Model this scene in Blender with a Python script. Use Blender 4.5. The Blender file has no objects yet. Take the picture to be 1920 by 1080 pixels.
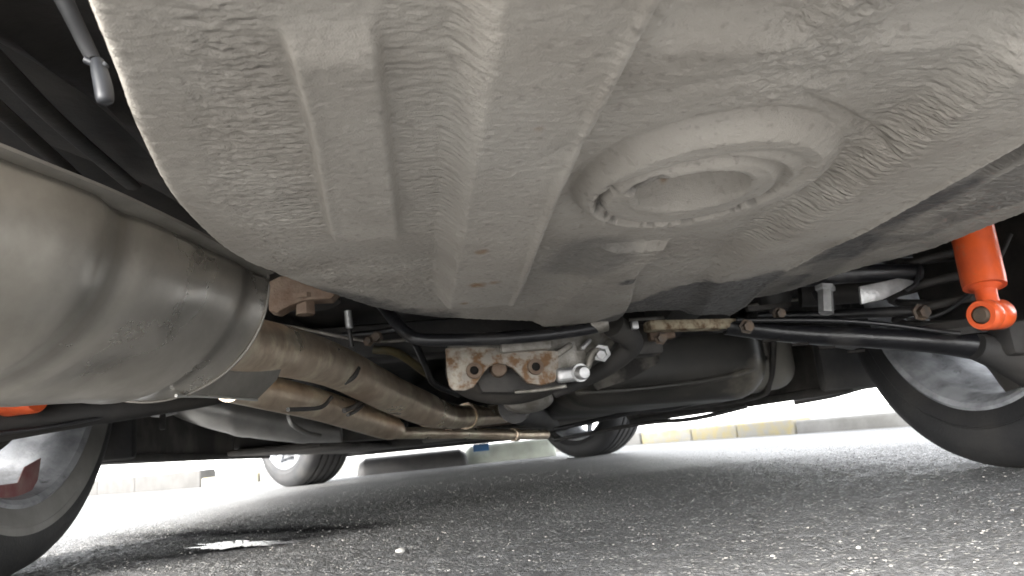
import bpy, bmesh, math, random
import numpy as np
from mathutils import Vector, Matrix
random.seed(7); rng = np.random.default_rng(7)
S = bpy.context.scene
COL = S.collection

# ------------------------------------------------------------------ camera
FPX = 1333.0; ROLL = math.radians(5.7); PITCH = math.radians(12.1); YAW = math.radians(8.1)
CAM = np.array([-0.094, 0.0, 0.117])
FW = np.array([math.sin(YAW)*math.cos(PITCH), math.cos(YAW)*math.cos(PITCH), math.sin(PITCH)])
RT = np.array([math.cos(YAW), -math.sin(YAW), 0.0]); UP = np.cross(RT, FW)
cd = bpy.data.cameras.new('camera'); cam = bpy.data.objects.new('camera', cd); COL.objects.link(cam)
cx = RT*math.cos(ROLL) - UP*math.sin(ROLL); cy = RT*math.sin(ROLL) + UP*math.cos(ROLL)
cam.matrix_world = Matrix(((cx[0], cy[0], -FW[0], CAM[0]), (cx[1], cy[1], -FW[1], CAM[1]), (cx[2], cy[2], -FW[2], CAM[2]), (0, 0, 0, 1)))
cd.sensor_width = 36; cd.lens = 36*FPX/1920; cd.clip_start = 0.01; cd.clip_end = 2000
cd.dof.use_dof = True; cd.dof.focus_distance = 0.5; cd.dof.aperture_fstop = 18.0
S.camera = cam

# ------------------------------------------------------------------ light
SUN_EL, SUN_AZ = math.radians(25), math.radians(-132)      # azimuth from +Y clockwise: behind left
W = bpy.data.worlds.new('World'); S.world = W; W.use_nodes = True
nt = W.node_tree; nt.nodes.clear()
sky = nt.nodes.new('ShaderNodeTexSky'); sky.sky_type = 'NISHITA'; sky.sun_disc = False
sky.sun_elevation = SUN_EL; sky.sun_rotation = SUN_AZ; sky.air_density = 1.0; sky.dust_density = 0.6; sky.ozone_density = 1.0
hsv = nt.nodes.new('ShaderNodeHueSaturation'); hsv.inputs['Saturation'].default_value = 0.10
bg = nt.nodes.new('ShaderNodeBackground'); bg.inputs['Strength'].default_value = 0.15
wo = nt.nodes.new('ShaderNodeOutputWorld')
nt.links.new(sky.outputs[0], hsv.inputs['Color']); nt.links.new(hsv.outputs[0], bg.inputs['Color']); nt.links.new(bg.outputs[0], wo.inputs['Surface'])
sd = bpy.data.lights.new('sun', 'SUN'); sd.energy = 1.5; sd.angle = math.radians(22); sd.color = (1.0, 0.96, 0.9)
sun = bpy.data.objects.new('sun', sd); COL.objects.link(sun)
sdir = Vector((math.sin(SUN_AZ)*math.cos(SUN_EL), math.cos(SUN_AZ)*math.cos(SUN_EL), math.sin(SUN_EL)))
sun.rotation_euler = sdir.to_track_quat('Z', 'Y').to_euler(); sun.location = (0, 0, 8)
S.view_settings.view_transform = 'Standard'; S.view_settings.look = 'None'
S.view_settings.exposure = 3.4; S.view_settings.gamma = 1.0
S.render.engine = 'CYCLES'
S.cycles.use_denoising = True
S.cycles.max_bounces = 10; S.cycles.diffuse_bounces = 6; S.cycles.glossy_bounces = 5
S.cycles.sample_clamp_indirect = 8.0

# ------------------------------------------------------------------ planning helpers: measured pixel -> metre position at a known depth
def ray(x, y):
    dx, dy = x-960, y-540
    u = dx*math.cos(ROLL)-dy*math.sin(ROLL); v = dy*math.cos(ROLL)+dx*math.sin(ROLL)
    return FW*FPX + RT*u - UP*v
def P(px, py, Y): d = ray(px, py); return Vector(CAM + d*(Y/d[1]))
def PZ(px, py, z): d = ray(px, py); return Vector(CAM + d*((z-CAM[2])/d[2]))
def PX(px, py, X): d = ray(px, py); return Vector(CAM + d*((X-CAM[0])/d[0]))

# ------------------------------------------------------------------ noise (numpy)
def _hash(ix, iy, s):
    h = (ix.astype(np.int64)*374761393 + iy.astype(np.int64)*668265263 + s*1442695041) & 0xffffffff
    h = ((h ^ (h >> 13))*1274126177) & 0xffffffff
    h = ((h ^ (h >> 16))*2246822519) & 0xffffffff
    return ((h ^ (h >> 15)) & 0xffffff)/16777215.0
def vn(x, y, s=0):
    ix = np.floor(x); iy = np.floor(y); fx = x-ix; fy = y-iy
    fx = fx*fx*fx*(fx*(fx*6-15)+10); fy = fy*fy*fy*(fy*(fy*6-15)+10)
    a = _hash(ix, iy, s); b = _hash(ix+1, iy, s); c = _hash(ix, iy+1, s); d = _hash(ix+1, iy+1, s)
    return (a*(1-fx)+b*fx)*(1-fy)+(c*(1-fx)+d*fx)*fy
def fbm(x, y, o=3, s=0):
    t = 0; a = .5
    for k in range(o): t = t+a*vn(x*2**k+17*k, y*2**k+31*k, s+k); a *= .5
    return t/(1-.5**o)
def ss(a, b, x): t = np.clip((x-a)/(b-a), 0, 1); return t*t*(3-2*t)
def bandx(x, x0, w0, x1, w1): return ss(x0-w0/2, x0+w0/2, x)*(1-ss(x1-w1/2, x1+w1/2, x))

# ------------------------------------------------------------------ materials
def mat(name, col, rough=.6, metal=0., spec=.5, col2=None, nscale=20., bump=0., bscale=200., rvar=0., detail=6, stretch=(1, 1, 1), thr=(.35, .65), col3=None, c3scale=8., c3thr=(.55, .7), coat=0.):
    m = bpy.data.materials.new(name); m.use_nodes = True
    n = m.node_tree.nodes; l = m.node_tree.links; b = n['Principled BSDF']
    b.inputs['Base Color'].default_value = (*col, 1); b.inputs['Roughness'].default_value = rough
    b.inputs['Metallic'].default_value = metal; b.inputs['Specular IOR Level'].default_value = spec
    b.inputs['Coat Weight'].default_value = coat
    tc = n.new('ShaderNodeTexCoord'); mp = n.new('ShaderNodeMapping'); mp.inputs['Scale'].default_value = stretch
    l.new(tc.outputs['Object'], mp.inputs['Vector'])
    def noise(sc, d=detail):
        t = n.new('ShaderNodeTexNoise'); t.inputs['Scale'].default_value = sc; t.inputs['Detail'].default_value = d; t.inputs['Roughness'].default_value = .6
        l.new(mp.outputs[0], t.inputs['Vector']); return t
    def ramp(src, lo, hi):
        r = n.new('ShaderNodeMapRange'); r.inputs['From Min'].default_value = lo; r.inputs['From Max'].default_value = hi
        l.new(src, r.inputs['Value']); return r
    last = None
    if col2:
        t = noise(nscale); r = ramp(t.outputs['Fac'], *thr); mx = n.new('ShaderNodeMix'); mx.data_type = 'RGBA'
        l.new(r.outputs[0], mx.inputs[0]); mx.inputs[6].default_value = (*col, 1); mx.inputs[7].default_value = (*col2, 1)
        last = mx.outputs[2]
        if rvar:
            r2 = n.new('ShaderNodeMapRange'); r2.inputs['To Min'].default_value = rough; r2.inputs['To Max'].default_value = rough+rvar
            l.new(r.outputs[0], r2.inputs['Value']); l.new(r2.outputs[0], b.inputs['Roughness'])
    if col3:
        t = noise(c3scale); r = ramp(t.outputs['Fac'], *c3thr); mx = n.new('ShaderNodeMix'); mx.data_type = 'RGBA'
        l.new(r.outputs[0], mx.inputs[0]); mx.inputs[7].default_value = (*col3, 1)
        if last: l.new(last, mx.inputs[6])
        else: mx.inputs[6].default_value = (*col, 1)
        last = mx.outputs[2]
    if last: l.new(last, b.inputs['Base Color'])
    if bump:
        t = noise(bscale); bp = n.new('ShaderNodeBump'); bp.inputs['Strength'].default_value = bump; bp.inputs['Distance'].default_value = .002
        l.new(t.outputs['Fac'], bp.inputs['Height']); l.new(bp.outputs[0], b.inputs['Normal'])
    return m
M = {}
M['strap'] = mat('dark_strap', (.008, .008, .009), .7)
M['black'] = mat('black_plastic', (.012, .012, .013), .55, col2=(.035, .032, .03), nscale=9, bump=.25, bscale=120)
M['floor'] = mat('underbody_coating', (.016, .016, .017), .7, col2=(.05, .046, .042), nscale=7, bump=.5, bscale=90)
M['dusty'] = mat('dusty_black_plastic', (.03, .027, .024), .7, col2=(.12, .108, .095), nscale=6, bump=.4, bscale=120, thr=(.4, .65))
M['arm'] = mat('black_painted_steel', (.012, .012, .014), .32, spec=.6, col2=(.05, .047, .045), nscale=14, rvar=.3, bump=.3, bscale=160, thr=(.5, .75))
M['slot'] = mat('dusty_pressed_steel', (.022, .020, .019), .6, col2=(.055, .049, .043), nscale=18, bump=.4, bscale=150)
M['rubber'] = mat('tyre_rubber', (.014, .014, .015), .62, col2=(.034, .032, .030), nscale=9, bump=.35, bscale=200, thr=(.45, .7))
M['rubber_grey'] = mat('grey_sidewall', (.22, .215, .205), .75, col2=(.15, .145, .135), nscale=10, bump=.25, bscale=220)  # lighter grey ring for the left rear sidewall
M['rim'] = mat('brushed_alloy', (.38, .39, .41), .5, .2, col2=(.17, .175, .185), nscale=17, rvar=.25, bump=.9, bscale=60, thr=(.40, .66), col3=(.06, .06, .06), c3scale=18, c3thr=(.60, .68))
M['steel'] = mat('muffler_steel', (.56, .53, .48), .25, .9, col2=(.34, .315, .275), nscale=9, rvar=.16, bump=.18, bscale=28, col3=(.10, .09, .08), c3scale=6, c3thr=(.62, .8))
M['pipe'] = mat('heat_stained_pipe', (.86, .73, .57), .27, .78, col2=(.54, .42, .31), nscale=14, rvar=.2, bump=.7, bscale=70, col3=(.95, .86, .68), c3scale=16, c3thr=(.50, .66))
M['shield'] = mat('heat_shield', (.26, .245, .22), .42, .6, col2=(.15, .14, .125), nscale=12, rvar=.2, bump=.2, bscale=50)
M['edge'] = mat('bright_folded_edge', (.7, .69, .66), .35, .9)
M['rust'] = mat('rusty_steel', (.34, .31, .27), .65, .25, col2=(.19, .105, .05), nscale=55, bump=1., bscale=180, thr=(.44, .56), col3=(.46, .42, .36), c3scale=30, c3thr=(.5, .62))
M['rustdark'] = mat('brown_rust', (.12, .075, .05), .8, 0, col2=(.21, .155, .115), nscale=40, bump=.8, bscale=160)
M['scale'] = mat('flaking_rust_crust', (.40, .34, .24), .8, 0, col2=(.12, .07, .035), nscale=60, bump=1., bscale=120, thr=(.45, .62))
M['alu'] = mat('cast_aluminium', (.38, .36, .33), .5, .5, col2=(.2, .185, .16), nscale=30, bump=.8, bscale=150, thr=(.4, .6))
M['zinc'] = mat('bright_zinc', (.62, .62, .62), .38, .6, col2=(.4, .4, .4), nscale=50, bump=.3, bscale=200)
M['orange'] = mat('orange_gloss_paint', (.80, .12, .028), .3, 0, coat=.3, col2=(.66, .10, .03), nscale=30, bump=.15, bscale=120, rvar=.25, col3=(.40, .16, .09), c3scale=26, c3thr=(.60, .75))
M['tank'] = mat('black_fuel_tank', (.028, .027, .025), .38, col2=(.065, .06, .053), nscale=6, rvar=.2, bump=.2, bscale=30, col3=(.15, .135, .11), c3scale=3.3, c3thr=(.56, .63))
M['tankgrey'] = mat('grey_tank_skin', (.19, .18, .16), .45, col2=(.27, .255, .225), nscale=7, rvar=.15, bump=.2, bscale=40)
M['silencer'] = mat('far_silencer_steel', (.50, .49, .47), .33, .7, col2=(.30, .29, .275), nscale=6, rvar=.15, bump=.12, bscale=20)
M['clip'] = mat('milky_plastic', (.022, .024, .028), .5, col2=(.012, .013, .016), nscale=60)
M['red'] = mat('faded_red_paint', (.20, .07, .07), .6, col2=(.26, .16, .15), nscale=30)
M['paint'] = mat('dark_body_paint', (.02, .022, .026), .25, coat=.6)
M['kerb'] = mat('concrete', (.17, .167, .16), .85, col2=(.12, .118, .11), nscale=8, bump=.8, bscale=60)
M['yellow'] = mat('worn_yellow_paint', (.24, .205, .11), .8, col2=(.20, .195, .18), nscale=14, thr=(.38, .60), bump=.6, bscale=60)
M['white'] = mat('white_painted_concrete', (.34, .36, .31), .6, col2=(.25, .265, .225), nscale=12, bump=.3, bscale=60)
M['kerbdark'] = mat('shaded_concrete', (.075, .073, .07), .85, col2=(.055, .053, .05), nscale=8, bump=.8, bscale=60)  # shade put into the concrete colour for the sunlit left kerb faces
M['patch'] = mat('dried_mud', (.15, .138, .12), .8, col2=(.035, .032, .03), nscale=24, thr=(.42, .6), bump=.5, bscale=120)
M['boltgrey'] = mat('grimy_bolt', (.07, .062, .055), .55, .3, col2=(.13, .09, .06), nscale=60, bump=.5, bscale=200)
M['blue'] = mat('blue_paint', (.02, .09, .22), .5)
M['stone'] = mat('pale_stone', (.5, .49, .46), .7, col2=(.4, .38, .35), nscale=120)
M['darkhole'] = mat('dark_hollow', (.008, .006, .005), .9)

# ------------------------------------------------------------------ object helpers
def mesh_obj(name, V, Fc, m, parent=None, smooth=True, fix=True):
    me = bpy.data.meshes.new(name)
    me.from_pydata([tuple(v) for v in V], [], Fc); me.validate()
    if fix:
        bm = bmesh.new(); bm.from_mesh(me); bmesh.ops.recalc_face_normals(bm, faces=bm.faces); bm.to_mesh(me); bm.free()
    if smooth: me.polygons.foreach_set('use_smooth', [True]*len(me.polygons))
    me.materials.append(m)
    o = bpy.data.objects.new(name, me); COL.objects.link(o)
    if parent: o.parent = parent
    return o
def from_bm(name, bm, m, parent=None, smooth=True, angle=40):
    bmesh.ops.recalc_face_normals(bm, faces=bm.faces)
    me = bpy.data.meshes.new(name); bm.to_mesh(me); bm.free()
    if smooth:
        me.polygons.foreach_set('use_smooth', [True]*len(me.polygons)); me.set_sharp_from_angle(angle=math.radians(angle))
    me.materials.append(m)
    o = bpy.data.objects.new(name, me); COL.objects.link(o)
    if parent: o.parent = parent
    return o
def catmull(pts, n):
    pts = [Vector(p) for p in pts]; out = []
    if len(pts) == 2: return [pts[0].lerp(pts[1], i/n) for i in range(n+1)]
    for i in range(len(pts)-1):
        p0 = pts[i-1] if i else pts[0]*2-pts[1]; p1 = pts[i]; p2 = pts[i+1]; p3 = pts[i+2] if i+2 < len(pts) else pts[-1]*2-pts[-2]
        for k in range(n):
            t = k/n
            out.append(.5*((2*p1)+(-p0+p2)*t+(2*p0-5*p1+4*p2-p3)*t*t+(-p0+3*p1-3*p2+p3)*t**3))
    out.append(pts[-1]); return out
def tube_bm(bm, pts, radii, seg=24, n=10, sy=1.0, raw=False, dent=0.):
    if not isinstance(radii, (list, tuple)): radii = [radii]*len(pts)
    if raw: path = [Vector(p) for p in pts]; rr = list(radii)
    else:
        path = catmull(pts, n); rr = [c[0] for c in catmull([Vector((r, 0, 0)) for r in radii], n)] if len(pts) > 2 else [radii[0]+(radii[1]-radii[0])*i/n for i in range(n+1)]
    rings = []; up = Vector((0, 0, 1))
    for i, p in enumerate(path):
        t = (path[min(i+1, len(path)-1)]-path[max(i-1, 0)]).normalized()
        a = t.cross(up)
        if a.length < 1e-4: a = Vector((1, 0, 0))
        a.normalize(); b = a.cross(t).normalized()
        ring = []
        for k in range(seg):
            th = 2*math.pi*k/seg; r = rr[i]
            if dent: r *= 1+dent*(math.sin(th*2+i*.37)*math.sin(i*.9)+.6*math.sin(th*3-i*.61))
            ring.append(bm.verts.new(p+a*math.cos(th)*r+b*math.sin(th)*r*sy))
        rings.append(ring)
    for i in range(len(rings)-1):
        for k in range(seg): bm.faces.new((rings[i][k], rings[i][(k+1) % seg], rings[i+1][(k+1) % seg], rings[i+1][k]))
    bm.faces.new(rings[0]); bm.faces.new(rings[-1][::-1])
def tube(name, pts, radii, m, parent=None, seg=24, n=10, sy=1., raw=False, dent=0.):
    bm = bmesh.new(); tube_bm(bm, pts, radii, seg, n, sy, raw, dent); return from_bm(name, bm, m, parent)
def lathe_bm(bm, prof, o, axis, seg=64, closed=False):
    axis = Vector(axis).normalized(); u = axis.orthogonal().normalized(); w = axis.cross(u); o = Vector(o); rings = []
    for r, a in prof:
        rings.append([bm.verts.new(o+axis*a+(u*math.cos(2*math.pi*k/seg)+w*math.sin(2*math.pi*k/seg))*max(r, 1e-5)) for k in range(seg)])
    rg = len(rings) if closed else len(rings)-1
    for i in range(rg):
        A, B = rings[i], rings[(i+1) % len(rings)]
        for k in range(seg): bm.faces.new((A[k], A[(k+1) % seg], B[(k+1) % seg], B[k]))
def lathe(name, prof, o, axis, m, parent=None, seg=64, closed=False, angle=35):
    bm = bmesh.new(); lathe_bm(bm, prof, o, axis, seg, closed); bmesh.ops.remove_doubles(bm, verts=bm.verts, dist=2e-5); return from_bm(name, bm, m, parent, angle=angle)
def box_bm(bm, c, s, rot=None, bev=.003, bseg=2):
    r = bmesh.ops.create_cube(bm, size=1.0); vs = r['verts']
    bmesh.ops.scale(bm, vec=Vector(s), verts=vs)
    es = list({e for v in vs for e in v.link_edges})
    if bev:
        g = bmesh.ops.bevel(bm, geom=es, offset=min(bev, min(s)*.45), segments=bseg, affect='EDGES', profile=.5)
        vs = list(set(g['verts']) | {v for v in vs if v.is_valid})
    mtx = Matrix.Translation(Vector(c)) @ (rot.to_4x4() if rot else Matrix.Identity(4))
    bmesh.ops.transform(bm, matrix=mtx, verts=vs)
def box(name, c, s, m, parent=None, rot=None, bev=.003, bseg=2):
    bm = bmesh.new(); box_bm(bm, c, s, rot, bev, bseg); return from_bm(name, bm, m, parent)
def frame(d, up=(0, 0, 1)):
    d = Vector(d).normalized(); x = d; y = Vector(up).cross(x).normalized(); z = x.cross(y)
    return Matrix((x, y, z)).transposed()
def beam(name, a, b, w, h, m, parent=None, bev=.004):
    a, b = Vector(a), Vector(b); return box(name, (a+b)/2, ((b-a).length, w, h), m, parent, frame(b-a), bev)
def plate(name, poly, thick, m, parent=None, bev=.0015, noise=0.):
    """poly: list of world points roughly coplanar; extruded along their normal"""
    pts = [Vector(p) for p in poly]; bm = bmesh.new(); vs = [bm.verts.new(p) for p in pts]; f = bm.faces.new(vs); f.normal_update(); nrm = f.normal.copy()
    if nrm.y < 0: nrm = -nrm
    r = bmesh.ops.extrude_face_region(bm, geom=[f]); nv = [g for g in r['geom'] if isinstance(g, bmesh.types.BMVert)]
    bmesh.ops.translate(bm, vec=nrm*thick, verts=nv)
    if bev: bmesh.ops.bevel(bm, geom=list(bm.edges), offset=bev, segments=2, affect='EDGES', profile=.5)
    return from_bm(name, bm, m, parent, angle=30)
def loft(name, rings, m, parent=None, closed=True, caps=True, angle=50):
    bm = bmesh.new(); R = [[bm.verts.new(p) for p in r] for r in rings]
    for i in range(len(R)-1):
        n = len(R[i])
        for k in range(n if closed else n-1): bm.faces.new((R[i][k], R[i][(k+1) % n], R[i+1][(k+1) % n], R[i+1][k]))
    if caps and closed: bm.faces.new(R[0]); bm.faces.new(R[-1])
    return from_bm(name, bm, m, parent, angle=angle)
def grid_obj(name, xs, ys, Z, m, parent=None, mask=None, attrs=None):
    nx, ny = len(xs), len(ys); X, Y = np.meshgrid(xs, ys)
    co = np.stack([X, Y, Z], -1).reshape(-1, 3).astype(np.float32)
    idx = np.arange(nx*ny).reshape(ny, nx)
    q = np.stack([idx[:-1, :-1], idx[:-1, 1:], idx[1:, 1:], idx[1:, :-1]], -1).reshape(-1, 4)
    if mask is not None:
        mk = mask.reshape(-1); q = q[mk[q].all(1)]
        used = np.zeros(nx*ny, bool); used[q.reshape(-1)] = True
        remap = np.cumsum(used)-1; q = remap[q]; co = co[used]
    else: used = None
    me = bpy.data.meshes.new(name); me.vertices.add(len(co)); me.vertices.foreach_set('co', co.reshape(-1))
    me.loops.add(q.size); me.loops.foreach_set('vertex_index', q.reshape(-1).astype(np.int32))
    me.polygons.add(len(q)); me.polygons.foreach_set('loop_start', np.arange(0, q.size, 4, dtype=np.int32)); me.polygons.foreach_set('loop_total', np.full(len(q), 4, np.int32))
    me.update(calc_edges=True); me.polygons.foreach_set('use_smooth', np.ones(len(q), bool))
    for k, a in (attrs or {}).items():
        at = me.attributes.new(k, 'FLOAT', 'POINT'); v = a.reshape(-1).astype(np.float32); at.data.foreach_set('value', v[used] if used is not None else v)
    me.materials.append(m); o = bpy.data.objects.new(name, me); COL.objects.link(o)
    if parent: o.parent = parent
    return o
def tag(o, label=None, cat=None, group=None, kind=None):
    if label: o['label'] = label
    if cat: o['category'] = cat
    if group: o['group'] = group
    if kind: o['kind'] = kind
    return o

# ================================================================== GROUND
def asphalt_mat():
    m = bpy.data.materials.new('asphalt'); m.use_nodes = True; n = m.node_tree.nodes; l = m.node_tree.links; b = n['Principled BSDF']
    tc = n.new('ShaderNodeTexCoord')
    def noise(sc, d=4):
        t = n.new('ShaderNodeTexNoise'); t.inputs['Scale'].default_value = sc; t.inputs['Detail'].default_value = d; l.new(tc.outputs['Object'], t.inputs['Vector']); return t
    vo = n.new('ShaderNodeTexVoronoi'); vo.inputs['Scale'].default_value = 230; l.new(tc.outputs['Object'], vo.inputs['Vector'])
    bw = n.new('ShaderNodeSeparateColor'); l.new(vo.outputs['Color'], bw.inputs[0])
    cr = n.new('ShaderNodeValToRGB'); l.new(bw.outputs[0], cr.inputs[0]); e = cr.color_ramp.elements
    e[0].position = 0; e[0].color = (.08, .08, .08, 1); e[1].position = 1; e[1].color = (.34, .33, .31, 1)
    for p, c in ((.35, (.10, .10, .10, 1)), (.70, (.15, .148, .143, 1)), (.90, (.24, .232, .215, 1))): x = e.new(p); x.color = c
    # binder between the stones
    md = n.new('ShaderNodeMapRange'); md.inputs['From Min'].default_value = .25; md.inputs['From Max'].default_value = .55; l.new(vo.outputs['Distance'], md.inputs['Value'])
    mx = n.new('ShaderNodeMix'); mx.data_type = 'RGBA'; l.new(md.outputs[0], mx.inputs[0]); l.new(cr.outputs[0], mx.inputs[6]); mx.inputs[7].default_value = (.085, .085, .085, 1)
    big = noise(1.3); mr = n.new('ShaderNodeMapRange'); mr.inputs['From Min'].default_value = .3; mr.inputs['From Max'].default_value = .7; mr.inputs['To Min'].default_value = 1.55; mr.inputs['To Max'].default_value = 2.15; l.new(big.outputs['Fac'], mr.inputs['Value'])
    tar = n.new('ShaderNodeAttribute'); tar.attribute_name = 'wet'
    mul = n.new('ShaderNodeMix'); mul.data_type = 'RGBA'; mul.blend_type = 'MULTIPLY'; mul.inputs[0].default_value = 1; l.new(mx.outputs[2], mul.inputs[6]); l.new(mr.outputs[0], mul.inputs[7])
    mw = n.new('ShaderNodeMix'); mw.data_type = 'RGBA'; l.new(tar.outputs['Fac'], mw.inputs[0]); l.new(mul.outputs[2], mw.inputs[6]); mw.inputs[7].default_value = (.012, .012, .013, 1)
    l.new(mw.outputs[2], b.inputs['Base Color'])
    rr = n.new('ShaderNodeMapRange'); rr.inputs['To Min'].default_value = .62; rr.inputs['To Max'].default_value = .7; l.new(tar.outputs['Fac'], rr.inputs['Value']); l.new(rr.outputs[0], b.inputs['Roughness']); sp_ = n.new('ShaderNodeMapRange'); sp_.inputs['To Min'].default_value = .5; sp_.inputs['To Max'].default_value = .12; l.new(tar.outputs['Fac'], sp_.inputs['Value']); l.new(sp_.outputs[0], b.inputs['Specular IOR Level'])
    fn = noise(900, 2); add = n.new('ShaderNodeMath'); add.operation = 'MULTIPLY_ADD'; l.new(vo.outputs['Distance'], add.inputs[0]); add.inputs[1].default_value = -1.0; l.new(fn.outputs['Fac'], add.inputs[2])
    bp = n.new('ShaderNodeBump'); bp.inputs['Strength'].default_value = 1.; bp.inputs['Distance'].default_value = .0028; l.new(add.outputs[0], bp.inputs['Height']); l.new(bp.outputs[0], b.inputs['Normal'])
    return m
M['asphalt'] = asphalt_mat()
gx = np.concatenate([-np.geomspace(400, 1.3, 40), np.arange(-1.25, 1.45, .0045), np.geomspace(1.5, 400, 40)])
gy = np.concatenate([-np.geomspace(400, .7, 40), np.arange(-.6, .36, .06), np.arange(.38, 1.9, .0042), np.geomspace(1.91, 6, 140), np.geomspace(6.2, 600, 60)])
GX, GY = np.meshgrid(gx, gy)
near = ss(1.45, 1.2, GX)*ss(-1.3, -1.1, GX)*ss(.3, .42, GY)*ss(2.3, 1.7, GY)
GZ = ((fbm(GX/.009, GY/.009, 2, 3)-.5)*.0050+(vn(GX/.022, GY/.022, 4)-.5)*.002)*near + (fbm(GX/.10, GY/.10, 2, 9)-.5)*.004*ss(7, 3, np.abs(GX)+np.abs(GY))
# a dark worn rut with a wet seam running across, left of the middle
c0 = PZ(330, 1000, 0); c1 = PZ(800, 982, 0)
dx, dy = c1.x-c0.x, c1.y-c0.y; L = math.hypot(dx, dy); tx, ty = dx/L, dy/L
al = (GX-c0.x)*tx+(GY-c0.y)*ty; ac = -(GX-c0.x)*ty+(GY-c0.y)*tx
wob = (fbm(GX/.06, GY/.06, 3, 21)-.5)*.10
wet = ss(-.35, .05, al)*(1-ss(L-.22, L+.06, al))*np.exp(-((ac+wob*.6)/.07)**2)
p0 = PZ(450, 1022, 0)
wet = np.maximum(wet, .9*np.exp(-(((GX-p0.x)*.95+(GY-p0.y)*.3)/.17)**4-(((GY-p0.y)*.95-(GX-p0.x)*.3+wob*.25)/.05)**2))
GZ -= wet*.003
grd = grid_obj('asphalt_ground', gx, gy, GZ, M['asphalt'], attrs={'wet': np.clip(wet*1.0, 0, 1)}); tag(grd, kind='structure')
# shallow water film in the rut
bm = bmesh.new(); N = 220; ring = []
for k in range(N):
    a = 2*math.pi*k/N; r = 1+.22*math.sin(3*a+1)+.14*math.sin(7*a)+.11*math.sin(13*a+2)+.09*math.sin(29*a)+.07*math.sin(47*a+1)
    lx, ly = .10*r*math.cos(a), .034*r*math.sin(a)
    ring.append(bm.verts.new((p0.x+lx*tx-ly*ty, p0.y+lx*ty+ly*tx, .0012)))
bm.faces.new(ring)
M['water'] = mat('water_film', (.05, .047, .042), .20, spec=.5, bump=.9, bscale=110)
pud = from_bm('puddle', bm, M['water'], None, False); tag(pud, kind='structure')
pud.location.z = .0002

# loose grit lying on the asphalt (uncountable)
def grit():
    bm = bmesh.new(); r = bmesh.ops.create_icosphere(bm, subdivisions=1, radius=1.0)
    bv = np.array([v.co[:] for v in bm.verts]); bf = np.array([[v.index for v in f.verts] for f in bm.faces]); bm.free()
    n = 7000; d = .42+ (rng.random(n)**1.5)*2.2; x = (rng.random(n)-.5)*2.2+.1
    sz = .0007+.0013*rng.random(n)**3; V = []; Fq = []
    for i in range(n):
        a = rng.random()*6.28; c, s = math.cos(a), math.sin(a); v = bv*np.array([1.2, .85, .55])*(1+.25*(rng.random((len(bv), 1))-.5))*sz[i]
        v = np.stack([v[:, 0]*c-v[:, 1]*s, v[:, 0]*s+v[:, 1]*c, v[:, 2]], -1)+np.array([x[i], d[i], .0016])
        V.append(v); Fq.append(bf+i*len(bv))
    V = np.concatenate(V); Fq = np.concatenate(Fq)
    me = bpy.data.meshes.new('grit'); me.vertices.add(len(V)); me.vertices.foreach_set('co', V.reshape(-1).astype(np.float32)); me.loops.add(Fq.size); me.loops.foreach_set('vertex_index', Fq.reshape(-1).astype(np.int32))
    me.polygons.add(len(Fq)); me.polygons.foreach_set('loop_start', np.arange(0, Fq.size, 3, dtype=np.int32)); me.polygons.foreach_set('loop_total', np.full(len(Fq), 3, np.int32)); me.update(calc_edges=True)
    me.materials.append(mat('grit_stone', (.30, .285, .26), .6, col2=(.14, .135, .13), nscale=45, thr=(.4, .6))); o = bpy.data.objects.new('grit', me); COL.objects.link(o); return tag(o, kind='stuff')
grit()
def pebble(p, s, lab):
    bm = bmesh.new(); bmesh.ops.create_icosphere(bm, subdivisions=3, radius=1)
    for v in bm.verts: v.co *= 1+.12*math.sin(v.co.x*3+p[0]*50)+.08*math.sin(v.co.y*5+1)
    bmesh.ops.scale(bm, vec=(s, s*.8, s*.6), verts=bm.verts); o = from_bm('pebble', bm, M['stone'], None, angle=60); o.location = (p[0], p[1], s*.6); tag(o, lab, 'pebble', 'loose pebbles on the asphalt')
pebble(PZ(750, 1038, 0), .0052, 'pale pebble lying alone on the asphalt just right of the wet seam')
pebble(PZ(1450, 1046, 0), .0022, 'small pale pebble on the asphalt near the bottom edge, right of the middle')
pebble(PZ(1610, 1030, 0), .0023, 'small white pebble on the bright asphalt below the right tyre')

# kerb line across the front of the parking bay
kroot = bpy.data.objects.new('kerb', None); COL.objects.link(kroot); tag(kroot, kind='structure')
kp = catmull([Vector(v) for v in ((-9, 13, 0), (-5.2, 9.6, 0), (-3.1, 7.3, 0), (-1.95, 6.15, 0), (0, 5.75, 0), (1.2, 5.55, 0), (1.68, 5.1, 0), (1.95, 4.1, 0), (2.22, 3.35, 0), (2.6, 2.3, 0), (2.9, .5, 0), (3.1, -4, 0))], 40)
cum = [0.0]
for a_, b_ in zip(kp[:-1], kp[1:]): cum.append(cum[-1]+(b_-a_).length)
def kpt(t):
    i = min(max(int(np.searchsorted(cum, t))-1, 0), len(kp)-2); f_ = (t-cum[i])/max(cum[i+1]-cum[i], 1e-6); return kp[i].lerp(kp[i+1], f_)
t = 0.
while t < cum[-1]-1:
    ln = .5 if 4.0 < kpt(t).y < 6.3 else .9
    q0, q1 = kpt(t), kpt(t+ln); d_ = (q1-q0).normalized(); c = (q0+q1)/2; out = Vector((-d_.y, d_.x, 0))
    if c.x < -1.9: h, mm = .135, M['kerbdark']
    elif c.x < -.6: h, mm = .07, (M['yellow'] if c.x < -1.55 else M['kerb'])
    elif c.x < 1.5: h, mm = .09, M['kerb']
    elif c.y > 4.0: h, mm = .085, M['yellow']
    else: h, mm = .072, M['kerb']
    box('kerb_stone', c+out*.07+Vector((0, 0, h/2-.01)), (ln-.010, .15, h+.02), mm, kroot, frame(d_), .014, 3)
    t += ln+.004
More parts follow.
